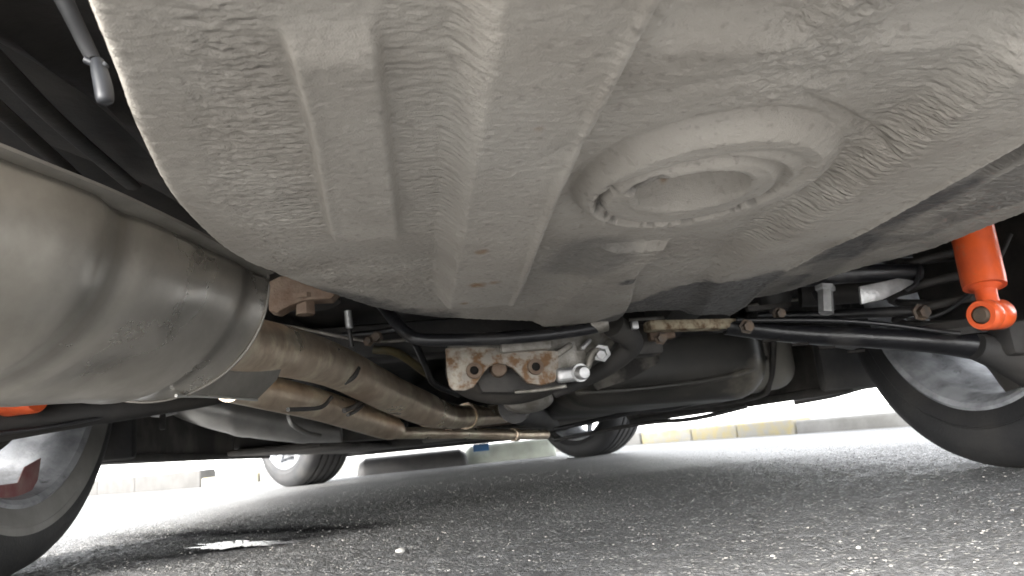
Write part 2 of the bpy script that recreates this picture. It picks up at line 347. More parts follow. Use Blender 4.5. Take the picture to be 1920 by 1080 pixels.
# pavement behind the kerb
bm = bmesh.new()
in_ = [bm.verts.new(v+Vector((.10, .10, .055))) for v in kp[::4]]; ou_ = [bm.verts.new((v.x*9, v.y*9, .055)) for v in kp[::4]]
for i in range(len(in_)-1): bm.faces.new((in_[i], in_[i+1], ou_[i+1], ou_[i]))
pv = from_bm('pavement', bm, M['kerb'], None, False); tag(pv, kind='structure')

# wheel stops ahead of the car
def wheel_stop(name, a, b, h, w, m, label, cat):
    a, b = Vector(a), Vector(b); d = (b-a).normalized(); L = (b-a).length; R = frame(d)
    rings = []; 
    for s, k in ((0, .35), (.012, .75), (.05, 1), (L-.05, 1), (L-.012, .75), (L, .35)):
        ring = []
        for yy, zz in ((-.5, 0), (-.48, .4), (-.36, .85), (-.22, 1), (.22, 1), (.36, .85), (.48, .4), (.5, 0)):
            ring.append(a+R@Vector((s, yy*w*(.7+.3*k), zz*h*k)))
        rings.append(ring)
    o = loft(name, rings, m); return tag(o, label, cat)
ws = wheel_stop('wheel_stop', (-.50, 4.62, 0), (.17, 4.55, 0), .10, .15, M['black'], 'black rubber wheel stop with rounded end, on the asphalt between the front wheels', 'wheel stop')
w2 = wheel_stop('wheel_stop', (.16, 4.70, 0), (.74, 4.62, 0), .112, .13, M['white'], 'pale painted wheel stop with a small blue mark, right of the black one', 'wheel stop')
bs = box('blue_mark', P(902, 839, 4.60), (.10, .006, .045), M['blue'], w2, bev=.001)

# ================================================================== CAR
car = bpy.data.objects.new('parked_car', None); COL.objects.link(car); car.location = (0, 0, 0)
tag(car, 'parked car seen from underneath, dusty grey spare wheel well, steel silencer, orange shock absorbers', 'car')

# ---- the body above (shades the ground) --------------------------------
def body_shell():
    st = []
    for y, w, zb, zt in ((.10, .70, .345, .72), (.12, .74, .33, .76), (.18, .81, .31, .82), (.35, .86, .30, .86), (.66, .89, .30, 1.06), (.70, .90, .40, 1.12), (1.3, .915, .40, 1.36), (2.2, .92, .17, 1.42), (3.0, .915, .17, 1.30), (3.6, .91, .40, .96), (4.2, .88, .40, .84), (4.55, .82, .22, .70), (4.68, .70, .22, .60)):
        c = .065*(1-y/4.7); ring = []
        for fx, fz in ((-1, 0), (-1.0, .25), (-1, .6), (-.9, .85), (-.6, 1), (0, 1.02), (.6, 1), (.9, .85), (1, .6), (1, .25), (1, 0)): ring.append(Vector((c+fx*w*(1 if fz < .61 else .92), y, zb+fz*(zt-zb))))
        st.append(ring)
    return loft('body', st, M['paint'], car, closed=False, caps=False)
body_shell()
# dark floor pan with tunnel and longitudinal swages
fx = np.arange(-.86, 1.0, .02); fy = np.arange(.10, 4.6, .02); FX, FY = np.meshgrid(fx, fy)
FZ = np.full_like(FX, .37) + .10*np.exp(-((FX-.02)/.16)**2)*ss(1.2, 1.6, FY) - .012*np.sin((FX-.02)*40)*ss(1.3, 1.5, FY) + .05*ss(1.5, .9, FY) - .02*ss(1.6, 1.9, FY)
FZ = FZ - .12*ss(2.9, 3.2, FY)*0
fl = grid_obj('floor_pan', fx, fy, FZ, M['floor'], car)
# sills
box('sill', (-.80, 2.25, .255), (.13, 1.75, .20), M['dusty'], car, bev=.02)
box('sill', (.905, 2.35, .255), (.13, 1.85, .20), M['dusty'], car, bev=.02)
beam('sill_seam', (-.735, 1.5, .163), (-.725, 3.1, .155), .012, .02, M['slot'], car)
beam('sill_seam', (.83, 1.45, .160), (.84, 3.2, .150), .012, .022, M['slot'], car)
for q_ in ((.87, 1.43, .38), (-.77, 1.50, .38)):
    box('wheel_arch_liner', q_, (.24, .03, .45), M['floor'], car, bev=.01)
for q_ in ((.93, 1.08, .56), (-.80, 1.08, .56)): pass
# chassis rails and floor stiffeners, each one box section
for nm, a, b, w, h, mm in (
    ('chassis_rail', (-.66, 2.2, .27), (-.56, 3.1, .20), .06, .07, 'dusty'),
    ('chassis_rail', (.62, 1.95, .26), (.50, 3.1, .20), .09, .09, 'dusty'),
    ('floor_stiffener', (-.70, 2.5, .20), (-.15, 2.55, .19), .22, .05, 'slot'),
    ('floor_stiffener', (.72, 2.55, .20), (.30, 2.6, .19), .24, .05, 'slot'),
    ('floor_panel', (-.55, 2.3, .165), (-.32, 3.3, .145), .30, .018, 'dusty'),
    ('floor_panel', (.60, 2.1, .190), (.42, 3.2, .160), .34, .018, 'dusty'),
    ('floor_panel', (.15, 2.6, .165), (.15, 3.2, .15), .5, .018, 'dusty')):
    beam(nm, a, b, w, h, M[mm], car, .008)
# engine undertray
bm = bmesh.new(); box_bm(bm, (.02, 3.72, .185), (1.05, 1.35, .09), None, .03, 3); box_bm(bm, (.02, 3.75, .40), (.95, 1.2, .36), None, .05, 3); from_bm('engine_undertray', bm, M['floor'], car)
box('front_air_dam', (.05, 4.45, .20), (1.3, .06, .16), M['black'], car, bev=.015)
for p, s in (((-.42, 3.06, .135), .03), ((-.36, 3.0, .137), .025), ((-.25, 3.02, .136), .02), ((.1, 3.0, .137), .03)): pass

# ---- spare wheel well --------------------------------------------------
def well():
    zw = .267
    xs = np.concatenate([np.arange(-.27, .30, .00115), np.arange(.30, .62, .0022)])
    ys = np.concatenate([np.arange(.12, .20, .004), np.arange(.20, .62, .00115), np.arange(.62, 1.09, .0024)])
    X, Y = np.meshgrid(xs, ys)
    # outline (left / front side) as unprojected measured silhouette
    pts = [(-.150, .05), (-.178, .15), (-.192, .215), (-.202, .265), (-.214, .323), (-.226, .411), (-.224, .517), (-.212, .594), (-.166, .712), (-.117, .806), (-.061, .866), (.067, .945), (.149, .962), (.225, .935)]
    rp = [PZ(*p, .287) for p in ((1430, 560), (1600, 510), (1750, 470), (1920, 405))]
    pts += [(p.x, p.y) for p in rp] + [(.545, .56), (.56, .45), (.54, .30), (.50, .15), (.45, .05)]
    pl = catmull([Vector((a, b, 0)) for a, b in pts], 6); pl = np.array([(v.x, v.y) for v in pl]); pl = np.vstack([pl, pl[0]])
    D = np.full(X.shape, 9.); inside = np.zeros(X.shape, bool)
    for (ax, ay), (bx, by) in zip(pl[:-1], pl[1:]):
        ex, ey = bx-ax, by-ay; t = np.clip(((X-ax)*ex+(Y-ay)*ey)/(ex*ex+ey*ey+1e-12), 0, 1)
        if not (ay == .05 and by == .05): D = np.minimum(D, np.hypot(X-ax-t*ex, Y-ay-t*ey))
        c = ((ay > Y) != (by > Y)) & (X < (bx-ax)*(Y-ay)/((by-ay) if by != ay else 1e-12)+ax); inside ^= c
    D = np.where(inside, D, -D)
    # ---- pressed shape (down = towards the ground = negative) ----
    h = np.zeros_like(X)
    xl1 = -.133-.012*ss(.25, .48, Y)
    r1 = ss(xl1-.003, xl1+.002, X)*(1-ss(-.103, -.098, X))*(1-ss(.474, .480, Y))*ss(.222, .25, Y)
    h -= .0075*r1 + .0012*np.exp(-((X-xl1-.003)/.003)**2)*(1-ss(.46, .48, Y))*ss(.23, .25, Y)
    r2 = ss(-.076, -.056, X)*(1-ss(.0085-.016*ss(.75, .3, Y), .0120-.016*ss(.75, .3, Y), X))*(1-ss(.716, .726, Y))
    xe = .008-.016*ss(.75, .3, Y); h -= .013*r2 + .0026*np.exp(-((X-xe+.002)/.0028)**2)*(1-ss(.70, .73, Y))
    # rib 3 (proud, runs to the front), sharp right border
    xr = np.interp(Y, [.2, .33, .50, .66, .9, 1.1], [.238, .251, .267, .287, .352, .38])
    r3 = ss(xr-.088, xr-.060, X)*(1-ss(xr-.002, xr+.004, X))*ss(.10, .2, Y)
    h -= .014*r3*(1-.5*ss(.6, .8, Y)) + .0022*np.exp(-((X-xr+.003)/.003)**2)
    # right hand facet
    rf = ss(xr-.001, xr+.006, X)
    h += .022*rf + .010*bandx(X, xr+.055, .03, xr+.105, .012)*rf*(1-ss(.46, .52, Y)) + .010*ss(xr+.12, xr+.125, X)*(1-ss(.5, .6, Y))
    # rib 4, short pad in front of the drain
    r4 = ss(.058, .082, X)*(1-ss(.121+.06*ss(.6, .95, Y), .127+.06*ss(.6, .95, Y), X))*ss(.558, .572, Y)
    h -= .008*r4
    # transverse step nearest the camera
    st = (1-ss(.236, .258, Y))*(bandx(X, .012, .012, .072, .02)+ss(.100, .104, X)*(1-ss(.215, .24, X)))
    h += .010*st
    # crease where the pan tilts up to the front
    h += .006*ss(.49, .60, Y)*(1-r2)*(1-rf)
    # ---- drain well ----
    cx_, cy_ = .084, .412
    dxx, dyy = X-cx_, Y-cy_; r = np.hypot(dxx, dyy); th = np.arctan2(dyy, dxx)
    ro = np.hypot((X-.090)/.072, (Y-.405)/.079)
    h -= .0095*np.clip((1.13-ro)/.17, 0, 1)**.85
    h += .0035*np.exp(-((ro-1.14)/.07)**2)*ss(.06, .02, dxx)
    lipn = (fbm(th*4, r*0+2., 3, 5)-.5)
    h += .0045*(1-ss(.058, .063, r))                # groove round the lip
    h -= .0045*(1-ss(.051, .057, r))                # lip disc
    h += .0022*np.exp(-((np.hypot(X-.097, Y-.396)-.050)/.004)**2)*bandx(th, -1.9, .4, .5, .4)
    pr = np.hypot((X-.082)/1.02, (Y-.402)/.98)
    pit = np.clip(1-pr/.0345, 0, 1)**.5; h += .038*pit - .0015*np.exp(-((pr-.0385)/.003)**2)
    # torn sealant: chips along the lip on the left/front
    chip = ss(.50, .58, fbm(th*9, r*60, 3, 14))*np.exp(-((r-.0590)/.0045)**2)*ss(-.2, .4, -np.cos(th-2.0+3.14)+.2)
    h += .005*chip
    slit1 = 1.3*np.exp(-((pr-.0385)/.003)**2)*bandx(th, -2.9, .12, -2.25, .2); slit2 = np.exp(-((r-.0575)/.0018)**2)*(bandx(th, 2.75, .1, 3.3, .1)+bandx(th, -3.3, .1, -3.0, .1))
    slit3 = np.exp(-((pr-.044)/.0015)**2)*bandx(th, 1.25, .1, 1.7, .1)
    h += .006*np.maximum.reduce([slit1, slit2, slit3])
    # faint outer arc + gouge to the upper right
    h += .0016*np.exp(-((r-.135)/.006)**2)*bandx(th, -2.5, .3, -1.3, .4)
    g0, g1 = PZ(1515, 185, zw), PZ(1660, 255, zw); gl = math.hypot(g1.x-g0.x, g1.y-g0.y); gtx, gty = (g1.x-g0.x)/gl, (g1.y-g0.y)/gl
    ga = (X-g0.x)*gtx+(Y-g0.y)*gty; gc = -(X-g0.x)*gty+(Y-g0.y)*gtx
    h += .004*np.exp(-(gc/.0035)**2)*ss(-.015, .01, ga)*ss(gl+.02, gl-.01, ga)
    # ---- brushed-on underseal ripples ----
    wx_ = X+.004*(fbm(X/.03, Y/.03, 2, 40)-.5); wy = Y+.005*(fbm(X/.035, Y/.05, 2, 41)-.5)+.06*(X-.0)**2
    rp1 = fbm(wx_/.0125, wy/.0038, 2, 50); rp1 = 1-np.abs(2*rp1-1)*2.2
    rp2 = fbm(wx_/.009, wy/.0030, 2, 60)-.5
    iso = fbm(X/.0060, Y/.0050, 3, 70)-.5; fine = fbm(X/.0028, Y/.0028, 2, 80)-.5
    amp = .12+.20*fbm(X/.05, Y/.05, 2, 90)
    amp += .95*np.exp(-((X-(xl1-.013))/.016)**2)*ss(.2, .25, Y)*ss(.52, .44, Y)
    amp += .55*bandx(X, -.20, .03, xl1-.01, .02)*ss(.55, .45, Y)
    amp += .60*bandx(X, -.098, .006, -.066, .008)*ss(.56, .46, Y)
    amp += 1.2*bandx(X, xr-.100, .012, xr-.058, .012)*ss(.28, .32, Y)*ss(.60, .52, Y)
    amp += .5*bandx(Y, .245, .02, .30, .03)*ss(.10, .15, X)
    amp += .45*bandx(Y, .57, .05, .70, .06)*ss(-.05, -.09, X)
    amp += .35*rf
    amp *= ss(.012, .045, D)
    amp *= 1-.75*(1-ss(.062, .075, r)); amp *= 1-.6*r1; amp *= 1-.45*r2; amp *= 1-.7*r4
    h += (rp1*-.00045+rp2*-.0008)*amp
    ia = .25+.9*np.exp(-((D-.036)/.012)**2)*(1-ss(.6, .75, Y))*(X < 0)+.9*bandx(X, .058, .02, .115, .03)*(1-ss(.28, .34, Y))*ss(.2, .22, Y)+.5*ss(.5, .6, Y)*(1-r2)
    h += iso*-.0026*ia+fine*-.0009
    Z = zw+h
    # rounded rim, then the side wall rising out of sight
    R = .008; d = np.clip(D, -.02, R); rise = R-np.sqrt(np.maximum(R*R-(R-np.maximum(d, 0))**2, 0)); Z = Z+rise*(1-.8*ss(.5, .8, Y))
    Z = Z+np.where(D < 0, np.minimum(-D*9, .16), 0)
    # ---- surface colour masks: bare underseal, darker zones, shade painted in the drain ----
    nz = fbm(X/.02, Y/.02, 3, 100)-.5
    bare_shade = ss(.64+.18*ss(-.2, -.05, X)-.01, .66+.18*ss(-.2, -.05, X)+.02, Y+nz*.04)*ss(-.03, -.055, X)  # darker band at the left front
    wl = np.interp(X, [.10, .155, .20, .25, .30, .36, .6], [1.2, .93, .80, .72, .66, .66, .70])  # darker wedge at the right front
    bare_shade = np.maximum(bare_shade, ss(wl-.015, wl+.012, Y+nz*.05)*ss(.12, .15, X)*ss(xr+.02, xr-.01, X))
    bare_shade = np.maximum(bare_shade, rf*(.12+.5*ss(.35, .6, fbm(X/.05, Y/.08, 3, 103))+.5*bandx(X, xr+.065, .02, xr+.11, .015)))
    bare_shade = np.maximum(bare_shade, .55*ss(.11, .04, ((X-.055)/.9)**2*30+((Y-.60)/1.2)**2*25)*ss(.02, .04, X))
    bare_shade = np.maximum(bare_shade, .8*ss(.40, .80, pit-(Y-.40)*8)*ss(0, .25, pit))  # shade of the drain recess painted into the colour by depth
    bare_shade = np.maximum(bare_shade, .75*np.maximum.reduce([chip, slit1, slit2, slit3]))
    bare_shade = np.maximum(bare_shade, .9*ss(1.0, .5, np.hypot((X-PZ(1180, 525, zw).x)/.012, (Y-PZ(1180, 525, zw).y)/.016)+nz))
    rust = np.zeros_like(X)
    for px, py, s, k in ((900, 441, .0055, .6), (893, 508, .008, .65), (868, 545, .005, .5), (925, 503, .007, .4), (1005, 193, .003, .35), (-1, -1, .0035, .7)):
        q_ = PZ(px, py, zw) if px > 0 else Vector((.075, .424, 0)); rust = np.maximum(rust, k*np.exp(-((X-q_.x)/s)**2-((Y-q_.y)/s*.75)**2))
    rust = np.clip(rust*(.6+1.4*fbm(X/.004, Y/.004, 2, 120)), 0, 1)*ss(.35, .6, rust+.25)
    m = bpy.data.materials.new('underseal_with_road_dust'); m.use_nodes = True; n = m.node_tree.nodes; l = m.node_tree.links; b = n['Principled BSDF']
    tc = n.new('ShaderNodeTexCoord')
    def noise(sc, d=5, str_=None):
        t = n.new('ShaderNodeTexNoise'); t.inputs['Scale'].default_value = sc; t.inputs['Detail'].default_value = d
        if str_: mp = n.new('ShaderNodeMapping'); mp.inputs['Scale'].default_value = str_; l.new(tc.outputs['Object'], mp.inputs['Vector']); l.new(mp.outputs[0], t.inputs['Vector'])
        else: l.new(tc.outputs['Object'], t.inputs['Vector'])
        return t
    def mix(fac, a_, b_2):
        x = n.new('ShaderNodeMix'); x.data_type = 'RGBA'
        l.new(fac, x.inputs[0])
        for s_, v_ in ((6, a_), (7, b_2)):
            if isinstance(v_, tuple): x.inputs[s_].default_value = (*v_, 1)
            else: l.new(v_, x.inputs[s_])
        return x.outputs[2]
    def rng_(src, a_, b_2, c_=0., d_=1.):
        x = n.new('ShaderNodeMapRange'); l.new(src, x.inputs['Value']); x.inputs[1].default_value = a_; x.inputs[2].default_value = b_2; x.inputs[3].default_value = c_; x.inputs[4].default_value = d_; return x.outputs[0]
    dust = mix(rng_(noise(14).outputs['Fac'], .35, .65), (.275, .252, .222), (.355, .330, .295))
    dust = mix(rng_(noise(5, 3).outputs['Fac'], .45, .7, 0, .5), dust, (.31, .295, .27))
    dust = mix(rng_(noise(160, 3).outputs['Fac'], .60, .72, 0, .45), dust, (.15, .135, .12))
    at = n.new('ShaderNodeAttribute'); at.attribute_name = 'bare_shade'
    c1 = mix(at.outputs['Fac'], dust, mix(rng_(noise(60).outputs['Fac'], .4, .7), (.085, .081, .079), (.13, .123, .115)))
    ar = n.new('ShaderNodeAttribute'); ar.attribute_name = 'rust'
    c2 = mix(ar.outputs['Fac'], c1, (.19, .11, .05)); l.new(c2, b.inputs['Base Color'])
    b.inputs['Roughness'].default_value = .58; b.inputs['Specular IOR Level'].default_value = .45
    l.new(rng_(at.outputs['Fac'], 0, 1, .60, .48), b.inputs['Roughness'])
    ad = n.new('ShaderNodeMath'); ad.operation = 'ADD'; l.new(noise(420, 3, (.6, 1.3, 1)).outputs['Fac'], ad.inputs[0]); l.new(noise(1400, 2).outputs['Fac'], ad.inputs[1])
    bp = n.new('ShaderNodeBump'); bp.inputs['Strength'].default_value = .6; bp.inputs['Distance'].default_value = .0010; l.new(ad.outputs[0], bp.inputs['Height'])
    prev_n = bp.outputs[0]
    for an_, st_, dist, det in (('rip', (70, 225, 60), .0024, 2), ('rip', (130, 340, 100), .0013, 1), ('isoamp', (170, 200, 170), .0024, 2)):
        nn = noise(1.0, det, st_); nn.inputs['Roughness'].default_value = .45; at2 = n.new('ShaderNodeAttribute'); at2.attribute_name = an_
        if 'Distortion' in nn.inputs: nn.inputs['Distortion'].default_value = .35
        mm = n.new('ShaderNodeMath'); mm.operation = 'MULTIPLY'; l.new(nn.outputs['Fac'], mm.inputs[0]); l.new(at2.outputs['Fac'], mm.inputs[1])
        b2_ = n.new('ShaderNodeBump'); b2_.inputs['Strength'].default_value = 1.; b2_.inputs['Distance'].default_value = dist; l.new(mm.outputs[0], b2_.inputs['Height']); l.new(prev_n, b2_.inputs['Normal']); prev_n = b2_.outputs[0]
    l.new(prev_n, b.inputs['Normal'])
    return grid_obj('spare_wheel_well', xs, ys, Z, m, car, mask=(D > -.018), attrs={'bare_shade': np.clip(bare_shade, 0, 1), 'rust': rust, 'rip': np.clip(amp, 0, 2.5), 'isoamp': np.clip(ia, 0, 1.5)})
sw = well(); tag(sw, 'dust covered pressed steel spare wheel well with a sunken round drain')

# ---- silencer ------------------------------------------------------------
def muffler():
    ax = [(.05, -.50, .280, .108), (.20, -.462, .281, .108), (.30, -.432, .281, .108), (.36, -.413, .280, .109), (.385, -.405, .280, .111), (.412, -.394, .280, .1115), (.434, -.386, .280, .1110), (.450, -.381, .280, .1060), (.462, -.377, .279, .1055), (.482, -.370, .279, .107), (.52, -.358, .279, .106), (.55, -.350, .279, .103), (.59, -.338, .279, .1005), (.60, -.336, .279, .1015), (.615, -.332, .279, .0985), (.63, -.328, .279, .0975), (.650, -.322, .279, .0975), (.6545, -.321, .279, .0975), (.6555, -.321, .279, .094), (.668, -.318, .279, .075), (.672, -.317, .279, .001)]
    rings = []; SEG = 96
    for y, x, z, r in ax:
        ring = []
        for k in range(SEG):
            t_ = 2*math.pi*k/SEG
            rr = r*(1+.010*math.sin(2*t_+y*9)+.006*math.sin(5*t_-y*17))
            rr *= 1-.09*math.exp(-((t_-5.2)/.30)**2)*math.exp(-((y-.515)/.030)**2)-.03*math.exp(-((t_-5.7)/.2)**2)*math.exp(-((y-.56)/.03)**2)   # shallow dent
            ring.append(Vector((x+rr*math.cos(t_), y-.25*(x+.32+0*y)*0+.03*math.cos(t_)*0, z+rr*(math.sin(t_) if math.sin(t_) < 0 else .22*math.sin(t_)))))
        rings.append(ring)
    # interpolate between stations for a smooth skin
    rr2 = []
    for i in range(len(rings)-1):
        m_ = max(1, int((ax[i+1][0]-ax[i][0])/.006))
        for k in range(m_):
            f_ = k/m_; rr2.append([rings[i][j].lerp(rings[i+1][j], f_) for j in range(SEG)])
    rr2.append(rings[-1])
    return loft('muffler', rr2, M['steel'], car, caps=True, angle=70)
mu = muffler()
me_ = mu.data; at_ = me_.attributes.new('grime_dark', 'FLOAT', 'POINT')
vv = np.zeros(len(me_.vertices)*3, np.float32); me_.vertices.foreach_get('co', vv); vv = vv.reshape(-1, 3)
ang = np.arctan2(vv[:, 2]-.28, vv[:, 0]+.36-(vv[:, 1]-.5)*.27)
nz_ = fbm(vv[:, 1]/.02, ang/.18, 3, 300)-.5
gr = .75*np.exp(-((vv[:, 1]-.515)/.035)**2-((ang+1.05)/.28)**2+nz_) + .6*np.exp(-((vv[:, 1]-.458)/.010)**2) + .35*ss(-.15, .1, ang+nz_*.2) + .5*ss(-1.35, -1.6, ang+nz_*.3) + .4*np.exp(-((vv[:, 1]-.612)/.008)**2)  # grime smudge, plus darker ring grooves, upper side and underside
at_.data.foreach_set('value', np.clip(gr, 0, 1).astype(np.float32))
m_ = M['steel']; n_ = m_.node_tree.nodes; l_ = m_.node_tree.links; b_ = n_['Principled BSDF']; src = b_.inputs['Base Color'].links[0].from_socket
an = n_.new('ShaderNodeAttribute'); an.attribute_name = 'grime_dark'; mx_ = n_.new('ShaderNodeMix'); mx_.data_type = 'RGBA'; l_.new(an.outputs['Fac'], mx_.inputs[0]); l_.new(src, mx_.inputs[6]); mx_.inputs[7].default_value = (.13, .12, .105, 1); l_.new(mx_.outputs[2], b_.inputs['Base Color'])
tag(mu, 'large steel silencer, grey and blotchy')
# folded flange seam along its upper right, and rolled seam at the front rim
fl_pts = [(y_, x_+r_+.004, .2885) for y_, x_, r_ in ((.10, -.488, .108), (.30, -.432, .108), (.385, -.405, .111), (.436, -.386, .111), (.50, -.364, .107), (.55, -.350, .104), (.60, -.336, .101), (.655, -.321, .098))]
bm = bmesh.new(); prev = None
for p in catmull([Vector((x, y, z)) for y, x, z in fl_pts], 8):
    ring = [bm.verts.new(p+Vector(o)) for o in ((0, 0, 0), (-.016, 0, -.006), (-.040, -.002, -.008), (-.040, -.002, -.005), (-.016, 0, -.003), (0, 0, .0022))]
    if prev:
        for k in range(6): bm.faces.new((prev[k], prev[(k+1) % 6], ring[(k+1) % 6], ring[k]))
    prev = ring
from_bm('seam_flange', bm, M['shield'], mu)
tube('rolled_seam', [Vector((-.3225+.0985*math.cos(a), .654, .279+.0985*math.sin(a))) for a in np.linspace(-2.6, .12, 40)], .0014, M['shield'], mu, seg=8, raw=True)
# heat shield tab under the pipes
tb = [P(345, 738, .64), P(372, 693, .66), P(450, 684, .74), P(533, 680, .82), P(520, 712, .82), P(482, 750, .80), P(400, 744, .72)]
hs = plate('heat_shield_tab', tb, .002, M['shield'], car, .0008)
tube('folded_lip', [P(330, 742, .635), P(400, 744, .715), P(482, 750, .795)], .0014, M['edge'], hs, seg=8)

# ---- exhaust pipes ---------------------------------------------------------
p1 = tube('exhaust_pipe', [P(400, 628, .66), P(455, 645, .76), P(560, 665, .92), P(640, 692, 1.08), P(735, 740, 1.26), P(800, 768, 1.38), P(832, 779, 1.45)], [.026, .030, .031, .0315, .032, .031, .026], M['pipe'], car, 40, 14)
tag(p1, 'thick brown heat stained exhaust pipe leaving the silencer')
p2 = tube('exhaust_pipe', [P(430, 722, .92), P(510, 738, 1.02), P(600, 760, 1.16), P(690, 788, 1.34), P(728, 800, 1.43), P(745, 806, 1.46)], [.021, .0235, .0245, .0255, .025, .018], M['pipe'], car, 36, 12)
tag(p2, 'lower thinner exhaust pipe')
p3 = tube('exhaust_pipe', [P(800, 772, 1.45), P(850, 781, 1.56), P(900, 779, 1.68), P(943, 776, 1.78), P(950, 776, 1.80)], [.030, .026, .0235, .0225, .016], M['pipe'], car, 36, 10)
lathe('pipe_clamp', [(.024, -.012), (.029, -.012), (.029, .012), (.024, .012)], P(878, 780, 1.63), P(900, 779, 1.68)-P(850, 781, 1.56), M['pipe'], p3, 36)
p4 = tube('exhaust_pipe', [P(740, 812, 1.75), P(860, 812, 1.95), P(960, 815, 2.1), P(1024, 815, 2.25)], [.014, .015, .015, .014], M['pipe'], car, 28, 10)
lathe('pipe_clamp', [(.014, -.012), (.0195, -.010), (.0195, .010), (.014, .012)], P(965, 815, 2.11), P(1024, 815, 2.25)-P(960, 815, 2.1), M['pipe'], p4, 28)
tube('exhaust_pipe', [P(840, 795, 1.85), P(900, 790, 2.1), P(1000, 780, 2.5), P(1040, 775, 3.0)], .018, M['rustdark'], car, 20)
# wire hanger marks around pipe 1
for (a, b, c_) in (((652, 668), (648, 695), (634, 712)), ((672, 690), (664, 706), (646, 718))):
    tube('pipe_hanger', [P(*a, 1.060), P(*b, 1.045), P(*c_, 1.050)], .0035, M['floor'], p1, seg=10)
tube('pipe_hanger', [P(540, 768, .99), P(600, 764, 1.09), P(622, 745, 1.12)], .003, M['floor'], p2, seg=10)
tube('pipe_hanger', [P(645, 770, 1.13), P(665, 762, 1.16), P(675, 752, 1.2)], .004, M['floor'], p2, seg=10)
tube('pipe_hanger', [P(652, 778, 1.16), P(668, 770, 1.19), P(680, 760, 1.22)], .003, M['floor'], p2, seg=10)

# ---- far left silencer --------------------------------------------------
def far_sil():
    a, b = P(330, 782, 1.90), P(640, 815, 2.05); d = (b-a); rings = []
    for i in range(25):
        f = i/24; r = .075*math.sin(math.pi*(.10+.80*f))**.5*(1-.35*f)
        if i in (8, 9, 17, 18): r *= 1.05
        c = a+d*f+Vector((0, 0, .035*(1-f)+.004)); rings.append([c+Vector((0, math.cos(t_)*r*1.2, math.sin(t_)*r*.9)) for t_ in np.linspace(0, 2*math.pi, 36, endpoint=False)])
    return loft('front_silencer', rings, M['silencer'], car, angle=60)
far_sil()
tube('silencer_hoop', [P(540, 770, 1.8), P(548, 795, 1.8), P(575, 812, 1.82), P(600, 818, 1.85)], .006, M['silencer'], car)
tube('brake_line', [P(255, 772, 1.6), P(300, 778, 1.6), P(330, 772, 1.62)], .005, M['zinc'], car)
box('line_clamp', P(305, 788, 1.6), (.012, .01, .04), M['slot'], car)

# ---- rusty rubber mount ---------------------------------------------------
mp_ = [P(503, 528, .86), P(503, 582, .86), P(520, 586, .86), P(545, 572, .86), P(575, 562, .86), P(620, 560, .86), P(640, 540, .86), P(600, 515, .86), P(530, 515, .86)]
mb = plate('mount_bracket', mp_, .03, M['rustdark'], car, .002); tag(mb, 'rusty brown bracket')
bc = P(578, 572, .905)
lathe('mount_rubber', [(.0, -.002), (.034, -.002), (.040, .002), (.040, .007), (.034, .010), (0, .010)], bc, (0, 0, 1), M['rubber'], mb, 48)
lathe('mount_bolt', [(0, -.012), (.012, -.012), (.012, .006), (.02, .006), (.02, .012), (0, .012)], P(572, 572, .875), (0, 0, 1), M['rustdark'], mb, 6, angle=20)

# ---- sway bar ---------------------------------------------------------------
sb = tube('anti_roll_bar', [P(715, 570, 1.02), P(742, 603, .97), P(768, 628, .95), P(800, 637, .945), P(900, 636, .945), P(1000, 630, .95), P(1080, 620, .95), P(1130, 611, .955)], .0085, M['arm'], car, 24, 12)
tag(sb, 'black anti-roll bar bent up at its left end')
lathe('bar_end', [(0, -.012), (.0125, -.012), (.0135, 0), (.0125, .012), (0, .012)], P(1122, 607, .955), (1, -.1, .1), M['alu'], sb, 20)

# ---- differential and its mount ------------------------------------------
D0 = 1.05
def DP(x, y, dy=0): return P(x, y, D0+dy)
arc = [(1046, 704), (1040, 716), (1015, 722), (990, 718), (975, 703), (962, 690), (948, 683), (934, 681), (920, 685), (908, 697), (898, 712), (888, 726), (872, 732), (850, 731), (842, 722), (838, 700), (835, 653), (900, 650), (1000, 656), (1048, 658)]
dm = plate('differential_mount', [DP(*p) for p in arc], .012, M['rust'], car, .0015); tag(dm, 'rusty flat mounting plate with two holes and an arched cut-out')
for q_ in ((889, 695), (1004, 688)):
    lathe('mount_hole', [(.0065, .004), (.0065, -.006), (.0115, -.006), (.0125, .002)], DP(*q_), (0, 1, 0), M['rustdark'], dm, 28)
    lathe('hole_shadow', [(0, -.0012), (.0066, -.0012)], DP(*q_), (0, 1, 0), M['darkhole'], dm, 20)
# casting behind
hs_ = [DP(840, 640, .02), DP(842, 668, .02), DP(975, 690, .02), DP(1000, 700, .02), DP(1070, 700, .02), DP(1090, 690, .02), DP(1130, 668, .02), DP(1148, 640, .02), DP(1140, 614, .02), DP(1000, 622, .02)]
dc = plate('differential_casting', hs_, .09, M['alu'], car, .004); tag(dc, 'weathered cast aluminium differential housing')
plate('casting_foot', [DP(880, 690, .03), DP(985, 690, .03), DP(1062, 712, .03), DP(1060, 728, .03), DP(985, 737, .03), DP(905, 735, .03)], .05, M['slot'], dc, .002)
tube('casting_edge', [DP(965, 735, .02), DP(1010, 732, .02), DP(1062, 724, .02)], .0028, M['alu'], dc, 10)
box('casting_rib', DP(985, 648, -.004), (.075, .02, .018), M['alu'], dc, bev=.003)
beam('casting_rib', DP(1040, 668, .006), DP(1072, 645, .006), .012, .010, M['alu'], dc)
beam('casting_rib', DP(1090, 655, .008), DP(1108, 636, .008), .010, .007, M['zinc'], dc)
tube('casting_rib', [DP(1100, 690, .008), DP(1112, 662, .004), DP(1135, 652, .004), DP(1146, 640, .006)], .006, M['alu'], dc)
lathe('casting_bolt', [(0, -.010), (.011, -.010), (.0125, -.006), (.0125, .012), (0, .012)], DP(935, 692, .022), (0, 1, 0), M['rustdark'], dc, 24)
